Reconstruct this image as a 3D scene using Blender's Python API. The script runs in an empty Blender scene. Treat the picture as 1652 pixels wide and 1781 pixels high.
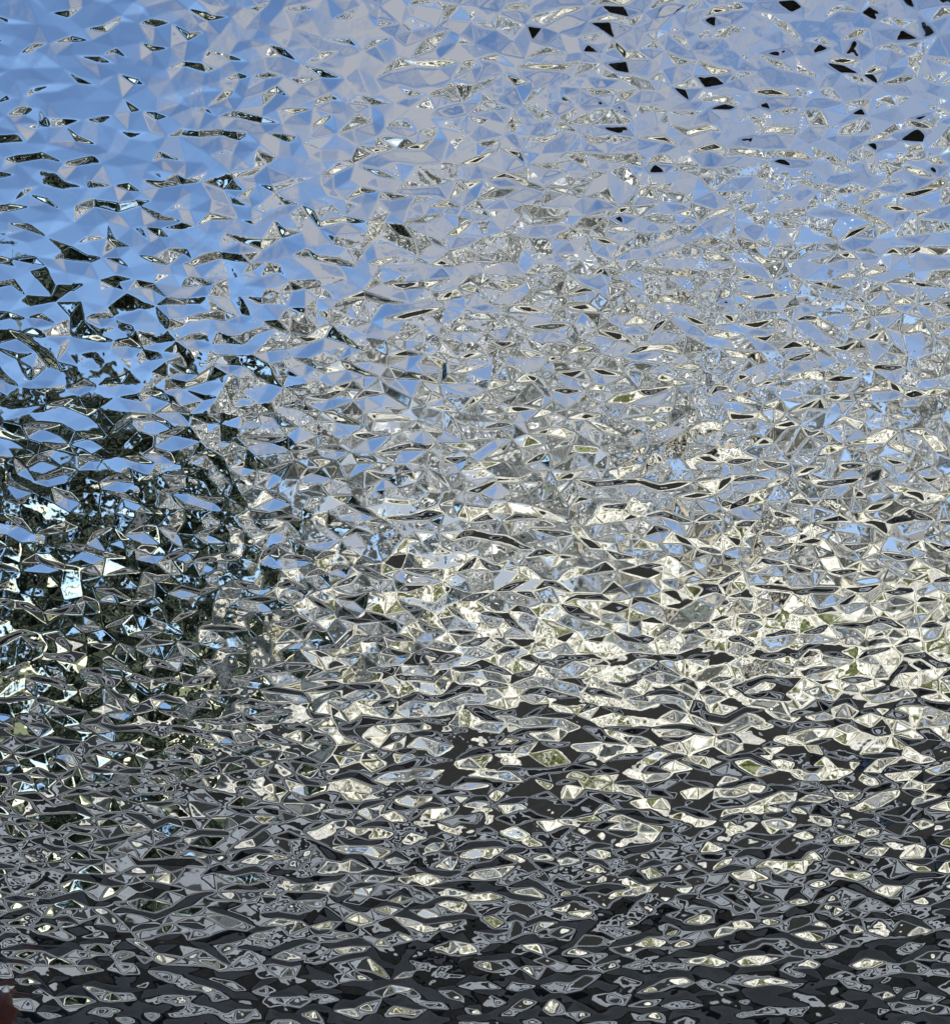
import bpy, bmesh, math, random
import numpy as np
from mathutils import Vector, Matrix, noise as mnoise
from mathutils.geometry import delaunay_2d_cdt

random.seed(7)
rng = np.random.default_rng(11)
R = math.radians
S = bpy.context.scene
C = S.collection

# ------------------------------------------------------------------ camera
LEAN = R(20)                       # the sheet leans back against the house wall
SHEET_W, SHEET_H = 1.10, 1.34
SHEET_BASE = Vector((0, 0.62, 0.0))      # bottom edge of the sheet on the paving
AX_U = Vector((1, 0, 0))
AX_V = Vector((0, math.sin(LEAN), math.cos(LEAN)))
AX_N = Vector((0, -math.cos(LEAN), math.sin(LEAN)))
AIM = SHEET_BASE + AX_V * 0.67
cam_d = bpy.data.cameras.new('camera')
cam = bpy.data.objects.new('camera', cam_d)
C.objects.link(cam)
PITCH, DIST = R(-30), 0.55
look = Vector((0, math.cos(PITCH), math.sin(PITCH)))
cam.location = AIM - look * DIST
cam.rotation_euler = look.to_track_quat('-Z', 'Y').to_euler()
cam_d.sensor_fit = 'VERTICAL'
cam_d.angle = R(58)
cam_d.clip_start = 0.02
cam_d.clip_end = 2000
S.camera = cam

# ------------------------------------------------------------------ sky + sun
SUN_EL, SUN_AZ = R(44), R(-28)     # sun behind the house, shining towards the yard
w = bpy.data.worlds.new('World'); S.world = w; w.use_nodes = True
nt = w.node_tree; nt.nodes.clear()
wo = nt.nodes.new('ShaderNodeOutputWorld')
bg = nt.nodes.new('ShaderNodeBackground')
sky = nt.nodes.new('ShaderNodeTexSky')
sky.sky_type = 'NISHITA'; sky.sun_disc = False
sky.sun_elevation = SUN_EL; sky.sun_rotation = SUN_AZ
sky.air_density = 1.15; sky.dust_density = 0.0; sky.ozone_density = 4.5; sky.altitude = 600
bg.inputs['Strength'].default_value = 0.15
# thin broken cloud high over the yard
tc = nt.nodes.new('ShaderNodeTexCoord')
mp = nt.nodes.new('ShaderNodeMapping'); mp.inputs['Scale'].default_value = (2.2, 2.2, 4.5)
nz = nt.nodes.new('ShaderNodeTexNoise'); nz.inputs['Scale'].default_value = 1.6
nz.inputs['Detail'].default_value = 12; nz.inputs['Roughness'].default_value = 0.66
nz.inputs['Distortion'].default_value = 0.6
cr = nt.nodes.new('ShaderNodeMapRange')
cr.inputs['From Min'].default_value = 0.37; cr.inputs['From Max'].default_value = 0.53
cr.inputs['To Max'].default_value = 0.85
sx = nt.nodes.new('ShaderNodeSeparateXYZ')
mx_side = nt.nodes.new('ShaderNodeMapRange')      # cloud only towards the right of the yard
mx_side.inputs['From Min'].default_value = -0.30; mx_side.inputs['From Max'].default_value = -0.12
mx_r = nt.nodes.new('ShaderNodeMapRange'); mx_r.inputs['From Min'].default_value = 0.08; mx_r.inputs['From Max'].default_value = 0.42
mx_r.inputs['To Min'].default_value = 1.0; mx_r.inputs['To Max'].default_value = 0.45
m2 = nt.nodes.new('ShaderNodeMath'); m2.operation = 'MULTIPLY'
ml = nt.nodes.new('ShaderNodeMath'); ml.operation = 'MULTIPLY'
mix = nt.nodes.new('ShaderNodeMixRGB'); mix.inputs['Color2'].default_value = (2.6, 2.62, 2.72, 1)
L = nt.links.new
L(tc.outputs['Generated'], mp.inputs['Vector']); L(mp.outputs[0], nz.inputs['Vector'])
L(nz.outputs['Fac'], cr.inputs['Value'])
L(tc.outputs['Generated'], sx.inputs[0]); L(sx.outputs['X'], mx_side.inputs['Value'])
L(cr.outputs[0], ml.inputs[0]); L(sx.outputs['X'], mx_r.inputs['Value']); L(mx_side.outputs[0], m2.inputs[0]); L(mx_r.outputs[0], m2.inputs[1]); L(m2.outputs[0], ml.inputs[1])
L(ml.outputs[0], mix.inputs['Fac']); L(sky.outputs[0], mix.inputs['Color1'])
L(mix.outputs[0], bg.inputs['Color']); L(bg.outputs[0], wo.inputs[0])

sd = bpy.data.lights.new('sun', 'SUN'); sd.energy = 5.0; sd.angle = R(0.5); sd.color = (1, 0.955, 0.86)
so = bpy.data.objects.new('sun', sd); C.objects.link(so)
sun_dir = Vector((math.sin(SUN_AZ) * math.cos(SUN_EL), math.cos(SUN_AZ) * math.cos(SUN_EL), math.sin(SUN_EL)))
so.rotation_euler = sun_dir.to_track_quat('Z', 'Y').to_euler(); so.location = (0, 5, 20)

S.render.engine = 'CYCLES'
S.view_settings.view_transform = 'Standard'; S.view_settings.look = 'None'
S.view_settings.exposure = 0.3; S.view_settings.gamma = 1
S.view_settings.use_curve_mapping = False
S.cycles.max_bounces = 8; S.cycles.glossy_bounces = 6

# ------------------------------------------------------------------ materials
def mat(name, col, rough=0.8, metal=0.0, var=0.25, scale=6.0, bump=0.0, bscale=40.0, detail=6, col2=None, spec=0.3, p0=0.35, p1=0.65):
    m = bpy.data.materials.new(name); m.use_nodes = True
    n = m.node_tree; b = n.nodes['Principled BSDF']
    b.inputs['Roughness'].default_value = rough; b.inputs['Metallic'].default_value = metal
    b.inputs['Specular IOR Level'].default_value = spec
    t = n.nodes.new('ShaderNodeTexCoord')
    z = n.nodes.new('ShaderNodeTexNoise'); z.inputs['Scale'].default_value = scale
    z.inputs['Detail'].default_value = detail; z.inputs['Roughness'].default_value = 0.65
    n.links.new(t.outputs['Object'], z.inputs['Vector'])
    r = n.nodes.new('ShaderNodeValToRGB')
    a = [c * (1 - var) for c in col]; c2 = col2 or [min(1, c * (1 + var)) for c in col]
    r.color_ramp.elements[0].position = p0; r.color_ramp.elements[1].position = p1
    r.color_ramp.elements[0].color = (*a, 1); r.color_ramp.elements[1].color = (*c2, 1)
    n.links.new(z.outputs['Fac'], r.inputs[0]); n.links.new(r.outputs[0], b.inputs['Base Color'])
    if bump:
        z2 = n.nodes.new('ShaderNodeTexNoise'); z2.inputs['Scale'].default_value = bscale; z2.inputs['Detail'].default_value = 8
        bp = n.nodes.new('ShaderNodeBump'); bp.inputs['Strength'].default_value = bump; bp.inputs['Distance'].default_value = 0.02
        n.links.new(t.outputs['Object'], z2.inputs['Vector']); n.links.new(z2.outputs['Fac'], bp.inputs['Height'])
        n.links.new(bp.outputs[0], b.inputs['Normal'])
    return m

M = {
    'grass': mat('dry grass', (0.17, 0.18, 0.08), 0.9, var=0.5, scale=3, bump=0.6),
    'painted_shade': mat('black mulch', (0.015, 0.015, 0.013), 0.9, var=0.5, scale=12, bump=0.5, spec=0.05),  # near-black base colour stands in for shade on the ground
    'ivy': mat('dark ivy', (0.030, 0.042, 0.022), 0.7, var=0.7, scale=6, bump=1.0),
    'charcoal': mat('charcoal path', (0.024, 0.023, 0.021), 0.8, var=0.3, scale=5, bump=0.3, spec=0.1),
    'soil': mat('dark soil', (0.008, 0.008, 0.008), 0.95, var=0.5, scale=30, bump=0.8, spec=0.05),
    'asphalt': mat('asphalt', (0.014, 0.015, 0.013), 0.85, var=0.4, scale=4, bump=0.5, spec=0.1),
    'slab': mat('dark paving', (0.120, 0.097, 0.066), 0.6, var=0.3, scale=5, bump=0.3),
    'concrete': mat('pale gravel', (0.34, 0.32, 0.25), 0.85, var=0.6, scale=1.6, detail=10, col2=(0.86, 0.83, 0.74), p0=0.42, p1=0.60, bump=0.3),
    'edging': mat('edging stone', (0.22, 0.245, 0.28), 0.8, var=0.15, scale=8),
    'stucco': mat('cream stucco', (0.80, 0.76, 0.64), 0.85, var=0.10, scale=1.5, bump=0.4),
    'stone': mat('pale fieldstone', (0.30, 0.28, 0.19), 0.85, var=0.6, scale=2.2, bump=0.5, detail=10, col2=(0.90, 0.87, 0.77), p0=0.42, p1=0.60),
    'stucco_house': mat('warm stucco', (0.42, 0.39, 0.34), 0.85, var=0.12, scale=1.2, bump=0.4),
    'roof': mat('roof tiles', (0.17, 0.165, 0.155), 0.8, var=0.3, scale=8, bump=0.5),
    'soffit': mat('dark timber soffit', (0.075, 0.072, 0.075), 0.7, var=0.3, scale=4),
    'glass': mat('window glass', (0.03, 0.04, 0.05), 0.08, var=0.1, spec=0.6),
    'trim': mat('white trim', (0.78, 0.77, 0.73), 0.5, var=0.05),
    'bark': mat('bark', (0.12, 0.09, 0.065), 0.9, var=0.4, scale=14, bump=0.6),
    'pale_bark': mat('pale bark', (0.46, 0.42, 0.34), 0.8, var=0.3, scale=10, bump=0.4),
    'leaf_dark': mat('dark leaves', (0.055, 0.072, 0.048), 0.55, var=0.6, scale=2.5),
    'leaf_olive': mat('olive leaves', (0.15, 0.17, 0.06), 0.55, var=0.5, scale=2.5),
    'leaf_pale': mat('pale leaves', (0.55, 0.55, 0.53), 0.5, var=0.5, scale=3),
    'backing': mat('backing board', (0.10, 0.09, 0.08), 0.8, var=0.1),
    'skin': mat('skin', (0.19, 0.062, 0.042), 0.5, var=0.12, scale=40, bump=0.15, bscale=300),
    'nail': mat('nail', (0.32, 0.15, 0.12), 0.25, var=0.05),
    'cloth': mat('sleeve cloth', (0.03, 0.035, 0.055), 0.9, var=0.2, scale=60, bump=0.4, bscale=200),
}

def mirror_mat():
    m = bpy.data.materials.new('polished silver sheet'); m.use_nodes = True
    n = m.node_tree; b = n.nodes['Principled BSDF']
    b.inputs['Metallic'].default_value = 1.0
    b.inputs['Base Color'].default_value = (0.93, 0.94, 0.95, 1)
    t = n.nodes.new('ShaderNodeTexCoord')
    z = n.nodes.new('ShaderNodeTexNoise'); z.inputs['Scale'].default_value = 9; z.inputs['Detail'].default_value = 6
    mr = n.nodes.new('ShaderNodeMapRange'); mr.inputs['From Min'].default_value = 0.4; mr.inputs['From Max'].default_value = 0.75
    mr.inputs['To Min'].default_value = 0.012; mr.inputs['To Max'].default_value = 0.05
    n.links.new(t.outputs['Object'], z.inputs['Vector']); n.links.new(z.outputs['Fac'], mr.inputs['Value'])
    n.links.new(mr.outputs[0], b.inputs['Roughness'])
    return m
M['mirror'] = mirror_mat()

# ------------------------------------------------------------------ helpers
def link(name, me, m, parent=None, loc=None):
    o = bpy.data.objects.new(name, me); C.objects.link(o)
    if m: me.materials.append(m)
    if parent: o.parent = parent
    if loc is not None: o.location = loc
    return o
def build(name, bm, m, parent=None, smooth=False, loc=None):
    me = bpy.data.meshes.new(name)
    if smooth:
        for f in bm.faces: f.smooth = True
    bm.to_mesh(me); bm.free()
    return link(name, me, m, parent, loc)
def tag(o, label=None, cat=None, group=None, kind=None):
    if label: o['label'] = label
    if cat: o['category'] = cat
    if group: o['group'] = group
    if kind: o['kind'] = kind
    return o
def empty(name, loc=(0, 0, 0), rz=0):
    o = bpy.data.objects.new(name, None); C.objects.link(o)
    o.location = loc; o.rotation_euler = (0, 0, rz); o.empty_display_size = 0.2
    return o
def box(bm, x0, x1, y0, y1, z0, z1):
    v = [bm.verts.new(p) for p in ((x0,y0,z0),(x1,y0,z0),(x1,y1,z0),(x0,y1,z0),(x0,y0,z1),(x1,y0,z1),(x1,y1,z1),(x0,y1,z1))]
    for f in ((0,3,2,1),(4,5,6,7),(0,1,5,4),(1,2,6,5),(2,3,7,6),(3,0,4,7)):
        bm.faces.new([v[i] for i in f])
def boxes(name, m, parent, *bs, bevel=0.0):
    bm = bmesh.new()
    for b in bs: box(bm, *b)
    if bevel: bmesh.ops.bevel(bm, geom=bm.edges[:], offset=bevel, segments=2, affect='EDGES')
    return build(name, bm, m, parent)
def tube(bm, pts, rads, seg=8):
    rings = []
    for i, p in enumerate(pts):
        d = (pts[min(i+1, len(pts)-1)] - pts[max(i-1, 0)]).normalized()
        a = d.orthogonal().normalized(); b = d.cross(a)
        rings.append([bm.verts.new(p + (a*math.cos(2*math.pi*k/seg) + b*math.sin(2*math.pi*k/seg))*rads[i]) for k in range(seg)])
    for i in range(len(rings)-1):
        for k in range(seg):
            bm.faces.new((rings[i][k], rings[i][(k+1)%seg], rings[i+1][(k+1)%seg], rings[i+1][k]))
    bm.faces.new(rings[0][::-1]); bm.faces.new(rings[-1])

# ------------------------------------------------------------------ setting: ground
def sheet(name, m, x0, x1, y0, y1, z, nx=1, ny=1):
    bm = bmesh.new(); bmesh.ops.create_grid(bm, x_segments=nx, y_segments=ny, size=0.5)
    for v in bm.verts:
        v.co = Vector((x0 + (v.co.x+0.5)*(x1-x0), y0 + (v.co.y+0.5)*(y1-y0), z))
    return tag(build(name, bm, m), kind='structure')
sheet('ground', M['grass'], -600, 600, -700, 500, -0.012)
sheet('ivy', M['ivy'], -60, -4.2, -16, -6.6, -0.008)
sheet('driveway', M['concrete'], -4.2, 60, -24, -6.6, -0.008)
sheet('asphalt_yard', M['asphalt'], -30, -0.6, -6.6, 2, -0.004)
sheet('shade_ground', M['painted_shade'], -0.6, 40, -8.6, 2, -0.004)  # right side of the yard: shade put into the ground colour
sheet('paving', M['slab'], -6, 6, -0.16, 2, 0.0)
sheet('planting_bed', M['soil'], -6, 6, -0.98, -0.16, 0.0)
sheet('path', M['charcoal'], -6, 6, -1.34, -0.98, 0.0)
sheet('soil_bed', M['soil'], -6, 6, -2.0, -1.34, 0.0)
def strip(name, x0, x1, y0, y1):
    return tag(boxes(name, M['edging'], None, (x0, x1, y0, y1, -0.01, 0.04), bevel=0.006), kind='structure')
strip('path_border', -6, 6, -0.60, -0.583); strip('path_border', -6, 0.1, -0.975, -0.947); strip('path_border', 0.104, 6, -0.975, -0.95)
strip('kerb', -6, 0.25, -1.365, -1.34); strip('kerb', 0.254, 6, -1.36, -1.33)
strip('edging', -6, 0.2, -2.05, -2.01); strip('edging', 0.204, 6, -2.05, -2.0)
strip('kerb', -30, -0.4, -3.27, -3.21)

# ------------------------------------------------------------------ low wall the sheet leans on, pergola overhead
ov = empty('low_wall', (0, 1.12, 0))
boxes('wall', M['stucco_house'], ov, (-9, 9, 0, 0.24, 0, 1.42))
boxes('coping', M['edging'], ov, (-9.04, 9.04, -0.03, 0.27, 1.423, 1.48), bevel=0.006)
tag(ov, 'low warm grey stucco wall that the silver sheet leans against', 'wall')
pg = empty('canopy', (2.6, -0.4, 0))
boxes('roof_boards', M['soffit'], pg, (-2.2, 4.2, -0.10, 1.9, 2.78, 2.83))
boxes('fascia', M['soffit'], pg, (-2.24, 4.24, -0.14, -0.103, 2.72, 2.86), bevel=0.004)
for x in (-2.0, 3.9):
    for y in (1.40, 1.76):
        boxes('post', M['soffit'], pg, (x-.06, x+.06, y, y+.12, 0, 2.777), bevel=0.004)
tag(pg, 'dark timber canopy on posts standing over the silver sheet', 'canopy')

# ------------------------------------------------------------------ sunlit garden wall
gw = empty('garden_wall', (10.5, -17, 0))
boxes('wall', M['stone'], gw, (-15.6, 24, -0.15, 0.15, 0, 2.3))
boxes('coping', M['trim'], gw, (-15.7, 24.1, -0.21, 0.21, 2.303, 2.4), bevel=0.01)
tag(gw, 'long sunlit cream garden wall with flat coping across the driveway', 'wall')

# ------------------------------------------------------------------ neighbouring pale house
nh = empty('neighbour_house', (13, -27, 0))
boxes('wall', M['stucco'], nh, (-8, 9, -8, 0, 0, 5.6))
bm = bmesh.new()
v = [bm.verts.new(p) for p in ((-8.7,-8.7,5.6),(9.7,-8.7,5.6),(9.7,0.7,5.6),(-8.7,0.7,5.6),(-4,-4,8.2),(5,-4,8.2))]
for f in ((0,1,5,4),(1,2,5),(2,3,4,5),(3,0,4),(3,2,1,0)): bm.faces.new([v[i] for i in f])
build('roof', bm, M['roof'], nh)
for i, (x, z) in enumerate([(-6,1),(-2.6,1),(1.4,1),(5.4,1),(-6,3.6),(-2.6,3.6),(1.4,3.6),(5.4,3.6)]):
    f = boxes('window', M['trim'], nh, (x, x+1.5, 0.003, 0.06, z, z+1.4))
    boxes('pane', M['glass'], f, (x+.1, x+1.4, 0.063, 0.075, z+.1, z+1.3))
tag(nh, 'pale two storey house with dark windows beyond the garden wall', 'house')

# ------------------------------------------------------------------ trees
def tree(name, loc, h, cr, leafm, barkm, nleaf, lsize, label, base=0.3, clumps=26, gap=0.0, group=None, asp=1.0):
    rt = empty(name, loc)
    bm = bmesh.new(); top = Vector((random.uniform(-.3,.3), random.uniform(-.3,.3), h*0.9))
    pts = [Vector((0,0,0)) + (top*t) + Vector((random.uniform(-.12,.12), random.uniform(-.12,.12), 0))*t*2 for t in (0,.2,.4,.6,.8,1)]
    r0 = h*0.012
    tube(bm, pts, [r0*1.3, r0, r0*.8, r0*.6, r0*.35, r0*.12])
    cl = []
    for k in range(clumps):
        a = random.uniform(0, 2*math.pi); zz = random.uniform(base, 1.0)
        prof = math.sin(math.pi*min(1,max(0.05,(zz-base)/(1-base)*0.85+0.12)))**0.6
        rr = cr*prof*random.uniform(0.35, 1.0)
        c = Vector((math.cos(a)*rr, math.sin(a)*rr, zz*h))
        cl.append((c, cr*random.uniform(0.22, 0.42)))
        t0 = pts[min(5, int(max(0.1, zz-0.25)*5))]
        tube(bm, [t0, (t0+c)/2 + Vector((0,0,.1*random.random())), c], [r0*.4, r0*.22, r0*.06], 5)
    build('trunk', bm, barkm, rt)
    n = nleaf; idx = rng.integers(0, len(cl), n)
    cc = np.array([tuple(c) for c, _ in cl])[idx]; cs = np.array([s for _, s in cl])[idx]
    d = rng.normal(size=(n,3)); d /= np.linalg.norm(d,axis=1)[:,None]
    p = cc + d*(cs*rng.random(n)**0.45)[:,None]*np.array([1,1,0.75])
    u = rng.normal(size=(n,3)); u /= np.linalg.norm(u,axis=1)[:,None]
    w_ = np.cross(u, rng.normal(size=(n,3))); w_ /= np.linalg.norm(w_,axis=1)[:,None]
    s = (lsize*rng.uniform(0.6,1.3,n))[:,None]
    V = np.stack([p-u*s, p+w_*s*0.45, p+u*s, p-w_*s*0.45],1).reshape(-1,3)
    me = bpy.data.meshes.new('crown')
    me.vertices.add(n*4); me.vertices.foreach_set('co', V.ravel().astype(np.float32))
    me.loops.add(n*4); me.loops.foreach_set('vertex_index', np.arange(n*4, dtype=np.int32))
    me.polygons.add(n); me.polygons.foreach_set('loop_start', np.arange(0,n*4,4,dtype=np.int32))
    me.update(); me.validate()
    link('crown', me, leafm, rt)
    tag(rt, label, 'tree', group)
    return rt
# dense evergreens to the left
for i, (x, y, h, cr) in enumerate([(-4.9,-12,4.3,1.5),(-7.6,-11.5,5.9,2.1),(-10.5,-10,6.3,2.5),(-14.5,-11,7.4,2.9),(-5.9,-14.5,5.4,2.0)]):
    tree('evergreen_tree', (x,y,0), h, cr, M['leaf_dark'], M['bark'], 6500, 0.16,
         ['dark evergreen at the right end of the dark row, nearest the cream wall','tall dense dark evergreen second in the row','broad dark evergreen in the middle of the row','tallest dark evergreen at the far left','short dark evergreen set back behind the others'][i],
         base=0.04, group='dark evergreens along the left of the yard')
# pale loose trees behind the wall
for i, (x, y, h, cr) in enumerate([(0.8,-19.5,11.5,3.2),(5.2,-21,14,3.6),(19,-21,12,3.8),(10.5,-19.8,9.5,2.6),(14.5,-19.5,15,4.0),(-26,-13,15,4.0),(-4.6,-20,8.5,3.0)]):
    tree('gum_tree', (x,y,0), h, cr, M['leaf_pale'], M['pale_bark'], 3000, 0.30,
         ['pale barked tree with thin greyish leaves above the left end of the cream wall','tallest pale loose leaved tree behind the cream wall','spreading pale tree right of the neighbour house','small pale tree between wall and neighbour house','very tall pale tree in front of the neighbour house','wide pale tree far left beyond the evergreens','low rounded pale tree just right of the dark evergreens'][i],
         base=0.3, clumps=34, group='pale loose trees behind the garden wall')
# olive shrubs before the wall
for i in range(9):
    x = -1.5 + i*2.7 + random.uniform(-.6,.6)
    s = tree('garden_shrub', (x, -15.6+random.uniform(-.5,.5), 0), random.uniform(0.9,1.7), random.uniform(0.6,.95), M['leaf_olive'], M['bark'], 1100, 0.09,
         ['olive shrub at the left end of the garden wall','second olive shrub from the left before the wall','third olive shrub from the left before the wall','fourth olive shrub from the left before the wall','middle olive shrub of the row before the wall','fourth olive shrub from the right before the wall','third olive shrub from the right before the wall','second olive shrub from the right before the wall','olive shrub at the right end of the row before the wall'][i], base=0.15, clumps=12, group='olive shrubs before the garden wall')
    s['category'] = 'shrub'

# ------------------------------------------------------------------ the cracked-ice sheet
STEP = 0.0004
NU, NV = int(SHEET_W/STEP)+1, int(SHEET_H/STEP)+1
us = (np.arange(NU))*STEP - SHEET_W/2          # across
vs = (np.arange(NV))*STEP                       # up the sheet
ASP = 1.42; PX = 0.0088; PY = PX*0.86/ASP                         # mean pitch of the relief points
AMP = 0.00090
def relief():
    pts = []; hs = []; cell = PX*0.5; grid = {}
    W, Hh = SHEET_W + 0.08, (SHEET_H + 0.08)*ASP
    def free(x, y, d):
        gx, gy = int(x/cell), int(y/cell); k = int(d/cell)+1
        for a in range(gx-k, gx+k+1):
            for b in range(gy-k, gy+k+1):
                for (px, py) in grid.get((a, b), ()):
                    if (px-x)**2 + (py-y)**2 < d*d: return False
        return True
    def throw(n, dlo, dhi, hf, apex=False):
        for _ in range(n):
            x, y = random.random()*W, random.random()*Hh
            if free(x, y, random.uniform(dlo, dhi)):
                grid.setdefault((int(x/cell), int(y/cell)), []).append((x, y))
                pts.append(Vector((x - W/2, y - 0.04*ASP))); hs.append(hf())
                if apex and random.random() < .8:        # steep short upper face on most dents
                    sg = 1 if hs[-1] < 0 else -1
                    x2 = x + random.uniform(-.25,.35)*PX; y2 = y + sg*random.uniform(.42,.72)*PX
                    grid.setdefault((int(x2/cell), int(y2/cell)), []).append((x2, y2))
                    pts.append(Vector((x2 - W/2, y2 - 0.04*ASP))); hs.append(random.gauss(.05, .15))
    throw(60000, 1.15*PX, 1.75*PX, lambda: random.uniform(.35, 1.25)*(-1 if random.random() < .8 else .8), True)
    throw(120000, 0.62*PX, 1.05*PX, lambda: random.gauss(0, .22))
    res = delaunay_2d_cdt(pts, [], [], 0, 1e-7)
    vv = np.array([tuple(p) for p in res[0]]); vv[:,1] /= ASP; tris = res[2]; orig = res[3]
    hh = np.array([hs[o[0]] if o else 0.0 for o in orig])
    H = np.zeros((NV, NU), np.float32)
    for t in tris:
        if len(t) != 3: continue
        (x0,y0),(x1,y1),(x2,y2) = vv[t[0]], vv[t[1]], vv[t[2]]
        a0 = max(0, int(math.ceil((min(x0,x1,x2)+SHEET_W/2)/STEP))); a1 = min(NU-1, int((max(x0,x1,x2)+SHEET_W/2)/STEP))
        b0 = max(0, int(math.ceil(min(y0,y1,y2)/STEP))); b1 = min(NV-1, int(max(y0,y1,y2)/STEP))
        if a1 < a0 or b1 < b0: continue
        det = (y1-y2)*(x0-x2)+(x2-x1)*(y0-y2)
        if abs(det) < 1e-14: continue
        X, Y = np.meshgrid(us[a0:a1+1], vs[b0:b1+1])
        l0 = ((y1-y2)*(X-x2)+(x2-x1)*(Y-y2))/det
        l1 = ((y2-y0)*(X-x2)+(x0-x2)*(Y-y2))/det
        l2 = 1-l0-l1
        mk = (l0>=-1e-9)&(l1>=-1e-9)&(l2>=-1e-9)
        z = l0*hh[t[0]]+l1*hh[t[1]]+l2*hh[t[2]]
        H[b0:b1+1, a0:a1+1][mk] = z[mk]
    return H*AMP
def blur(A, sig):
    k = int(sig*3)+1; x = np.arange(-k, k+1); g = np.exp(-x*x/(2*sig*sig)); g /= g.sum()
    P = np.pad(A, ((k,k),(0,0)), mode='edge'); B = sum(g[i]*P[i:i+A.shape[0]] for i in range(2*k+1))
    P = np.pad(B, ((0,0),(k,k)), mode='edge'); return sum(g[i]*P[:, i:i+A.shape[1]] for i in range(2*k+1)).astype(np.float32)
def noise_field(sig, amp):
    n = blur(rng.normal(size=(NV, NU)).astype(np.float32), sig); return n/n.std()*amp
H = relief()
soft = blur(H, 2.4); crisp = blur(H, 0.95)
wgt = np.clip(0.45 + noise_field(60, 0.25) , 0, 1)
# the foot of the sheet was pressed softer than its top
wgt = np.clip(wgt + np.linspace(0.35, -0.45, NV)[:, None], 0, 1)
H = soft*wgt + crisp*(1-wgt)
H *= np.interp(vs, [0, 0.55, 0.95, SHEET_H], [1.18, 1.06, 1.18, 1.22]).astype(np.float32)[:, None]
tex = np.clip(0.55 + noise_field(35, 0.45) + np.linspace(-0.2, 0.3, NV)[:, None], 0.15, 1.25)
H += tex*(noise_field(6.5, 0.000026) + noise_field(2.2, 0.0000085))      # orange-peel
# slow bow of the thin sheet
UU = us[None, :]; VV = (vs[:, None]-0.67)
H += (0.000*UU*UU).astype(np.float32)

a_, b_ = int((SHEET_W/2-0.31)/STEP), int((SHEET_W/2+0.31)/STEP)
cu = np.concatenate([np.arange(0, a_, 4), np.arange(a_, b_), np.arange(b_, NU, 4)])
cu = np.unique(np.append(cu, NU-1))
lo, hi = int(0.335/STEP), int(1.03/STEP)
cv = np.unique(np.concatenate([np.arange(0, lo, 4), np.arange(lo, hi), np.arange(hi, NV, 4), [NV-1]]))
Hs = H[np.ix_(cv, cu)]
U2, V2 = np.meshgrid(us[cu], vs[cv])
co = np.stack([U2, V2, Hs], -1).reshape(-1, 3).astype(np.float32)
nr, nc = Hs.shape
idx = np.arange(nr*nc, dtype=np.int32).reshape(nr, nc)
q = np.stack([idx[:-1,:-1], idx[:-1,1:], idx[1:,1:], idx[1:,:-1]], -1).reshape(-1, 4)
me = bpy.data.meshes.new('textured_face')
me.vertices.add(len(co)); me.vertices.foreach_set('co', co.ravel())
me.loops.add(q.size); me.loops.foreach_set('vertex_index', q.ravel())
me.polygons.add(len(q)); me.polygons.foreach_set('loop_start', np.arange(0, q.size, 4, dtype=np.int32))
me.polygons.foreach_set('use_smooth', np.ones(len(q), bool))
me.update(calc_edges=True)
root = empty('textured_sheet', SHEET_BASE)
root.rotation_euler = Matrix((AX_U, AX_V, AX_N)).transposed().to_euler()
link('textured_face', me, M['mirror'], root)
boxes('backing_board', M['backing'], root, (-SHEET_W/2, SHEET_W/2, 0, SHEET_H, -0.006, -0.0022))
tag(root, 'mirror bright silver sheet with crinkled cracked-ice relief reflecting sky, sunlit wall and shade', 'textured sheet')

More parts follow.
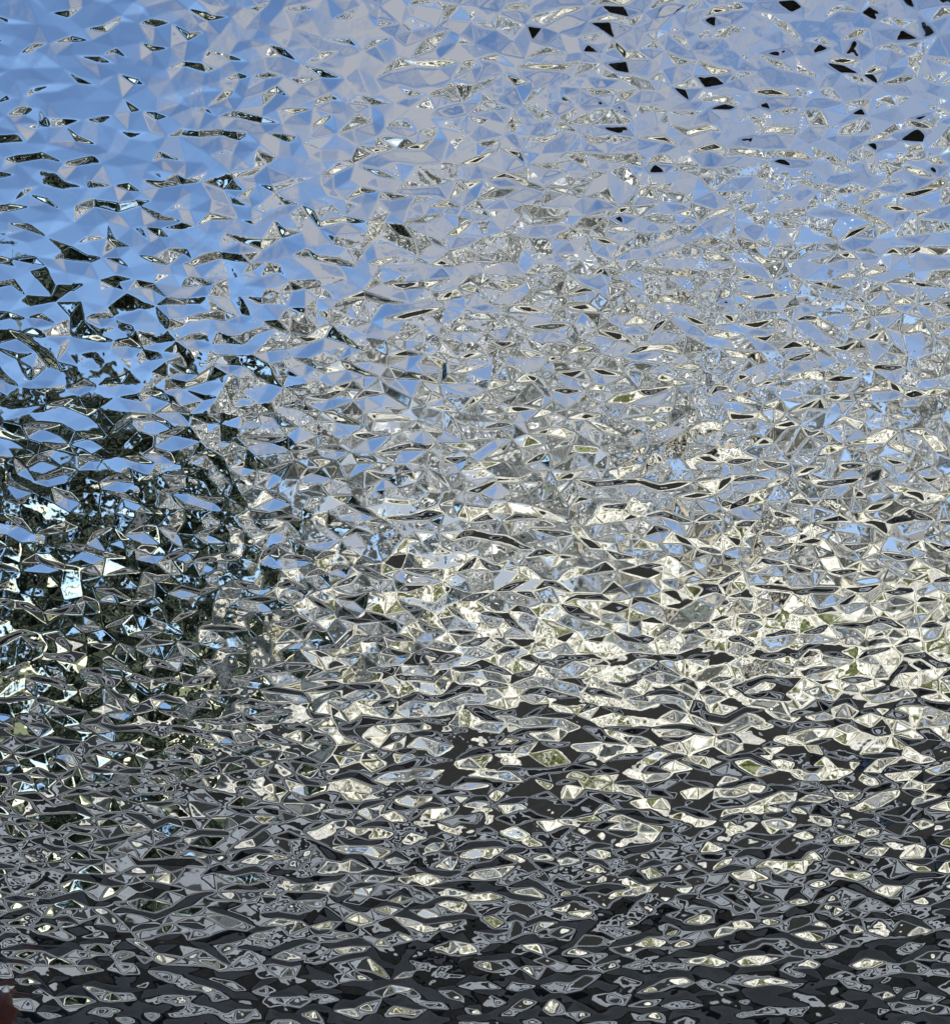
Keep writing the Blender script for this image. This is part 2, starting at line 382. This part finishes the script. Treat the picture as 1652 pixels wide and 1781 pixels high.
# ------------------------------------------------------------------ photographer's left hand steadying the sheet
ray = Vector((0, 0, 0)); cr_ = cam.rotation_euler.to_matrix() @ Vector((-math.tan(R(29))*949/1024, -math.tan(R(29)), -1))
tt = (SHEET_BASE - cam.location).dot(AX_N) / cr_.dot(AX_N)
corner = cam.location + cr_*tt - SHEET_BASE
cu0, cv0 = corner.dot(AX_U), corner.dot(AX_V)
TU, TV = cu0 - 0.006, cv0 + 0.022
def P(u, v, n): return SHEET_BASE + AX_U*(TU+u) + AX_V*(TV+v) + AX_N*n
def skinned(name, verts, edges, rads, m, parent=None, sub=2):
    me = bpy.data.meshes.new(name); me.from_pydata([tuple(v) for v in verts], edges, [])
    o = bpy.data.objects.new(name, me); C.objects.link(o)
    sk = o.modifiers.new('skin', 'SKIN'); sk.use_smooth_shade = True
    for i, rr in enumerate(rads): me.skin_vertices[0].data[i].radius = rr if isinstance(rr, tuple) else (rr, rr)
    me.skin_vertices[0].data[0].use_root = True
    ss = o.modifiers.new('sub', 'SUBSURF'); ss.levels = sub; ss.render_levels = sub
    dg = bpy.context.evaluated_depsgraph_get(); dg.update()
    me2 = bpy.data.meshes.new_from_object(o.evaluated_get(dg)); me2.name = name
    o.modifiers.clear(); o.data = me2; me2.materials.clear(); me2.materials.append(m)
    if parent: o.parent = parent
    return o
hv = [P(-.068,-.130,.034)]; he = []; hr = [.021]
def chain(root_i, pts, rads):
    i = root_i
    for p, q in zip(pts, rads):
        hv.append(P(*p)); hr.append(q); he.append((i, len(hv)-1)); i = len(hv)-1
chain(0, [(-.042,-.100,.030),(-.016,-.066,.022),(-.003,-.036,.0155),(0,-.016,.013),(0.0005,-.008,.0125)], [.019,.0145,.0115,.0125,.0085])
chain(0, [(-.058,-.085,.028),(-.052,-.042,.024),(-.058,-.006,.020),(-.065,.018,.015),(-.071,.036,.011)], [.017,.0125,.0095,.0085,.0072])
chain(0, [(-.072,-.083,.029),(-.073,-.036,.025),(-.081,.006,.021),(-.089,.034,.016),(-.096,.054,.011)], [.017,.0125,.0097,.0086,.0072])
chain(0, [(-.085,-.086,.029),(-.094,-.042,.024),(-.106,-.004,.020),(-.116,.022,.015),(-.123,.040,.011)], [.016,.0118,.0090,.0080,.0068])
chain(0, [(-.096,-.095,.028),(-.113,-.056,.022),(-.128,-.026,.018),(-.138,-.008,.014),(-.145,.006,.010)], [.015,.0105,.0080,.0070,.0060])
chain(0, [(-.085,-.170,.045),(-.115,-.250,.080),(-.165,-.330,.150)], [.023,.030,.036])
hand = skinned('person', hv, he, hr, M['skin'])
tag(hand, 'left hand of a person with the thumb tip just inside the bottom left corner', 'person')
skinned('sleeve', [P(-.092,-.190,.054), P(-.118,-.255,.083), P(-.170,-.335,.155), P(-.26,-.43,.30)], [(0,1),(1,2),(2,3)], [.033,.038,.046,.055], M['cloth'], hand)
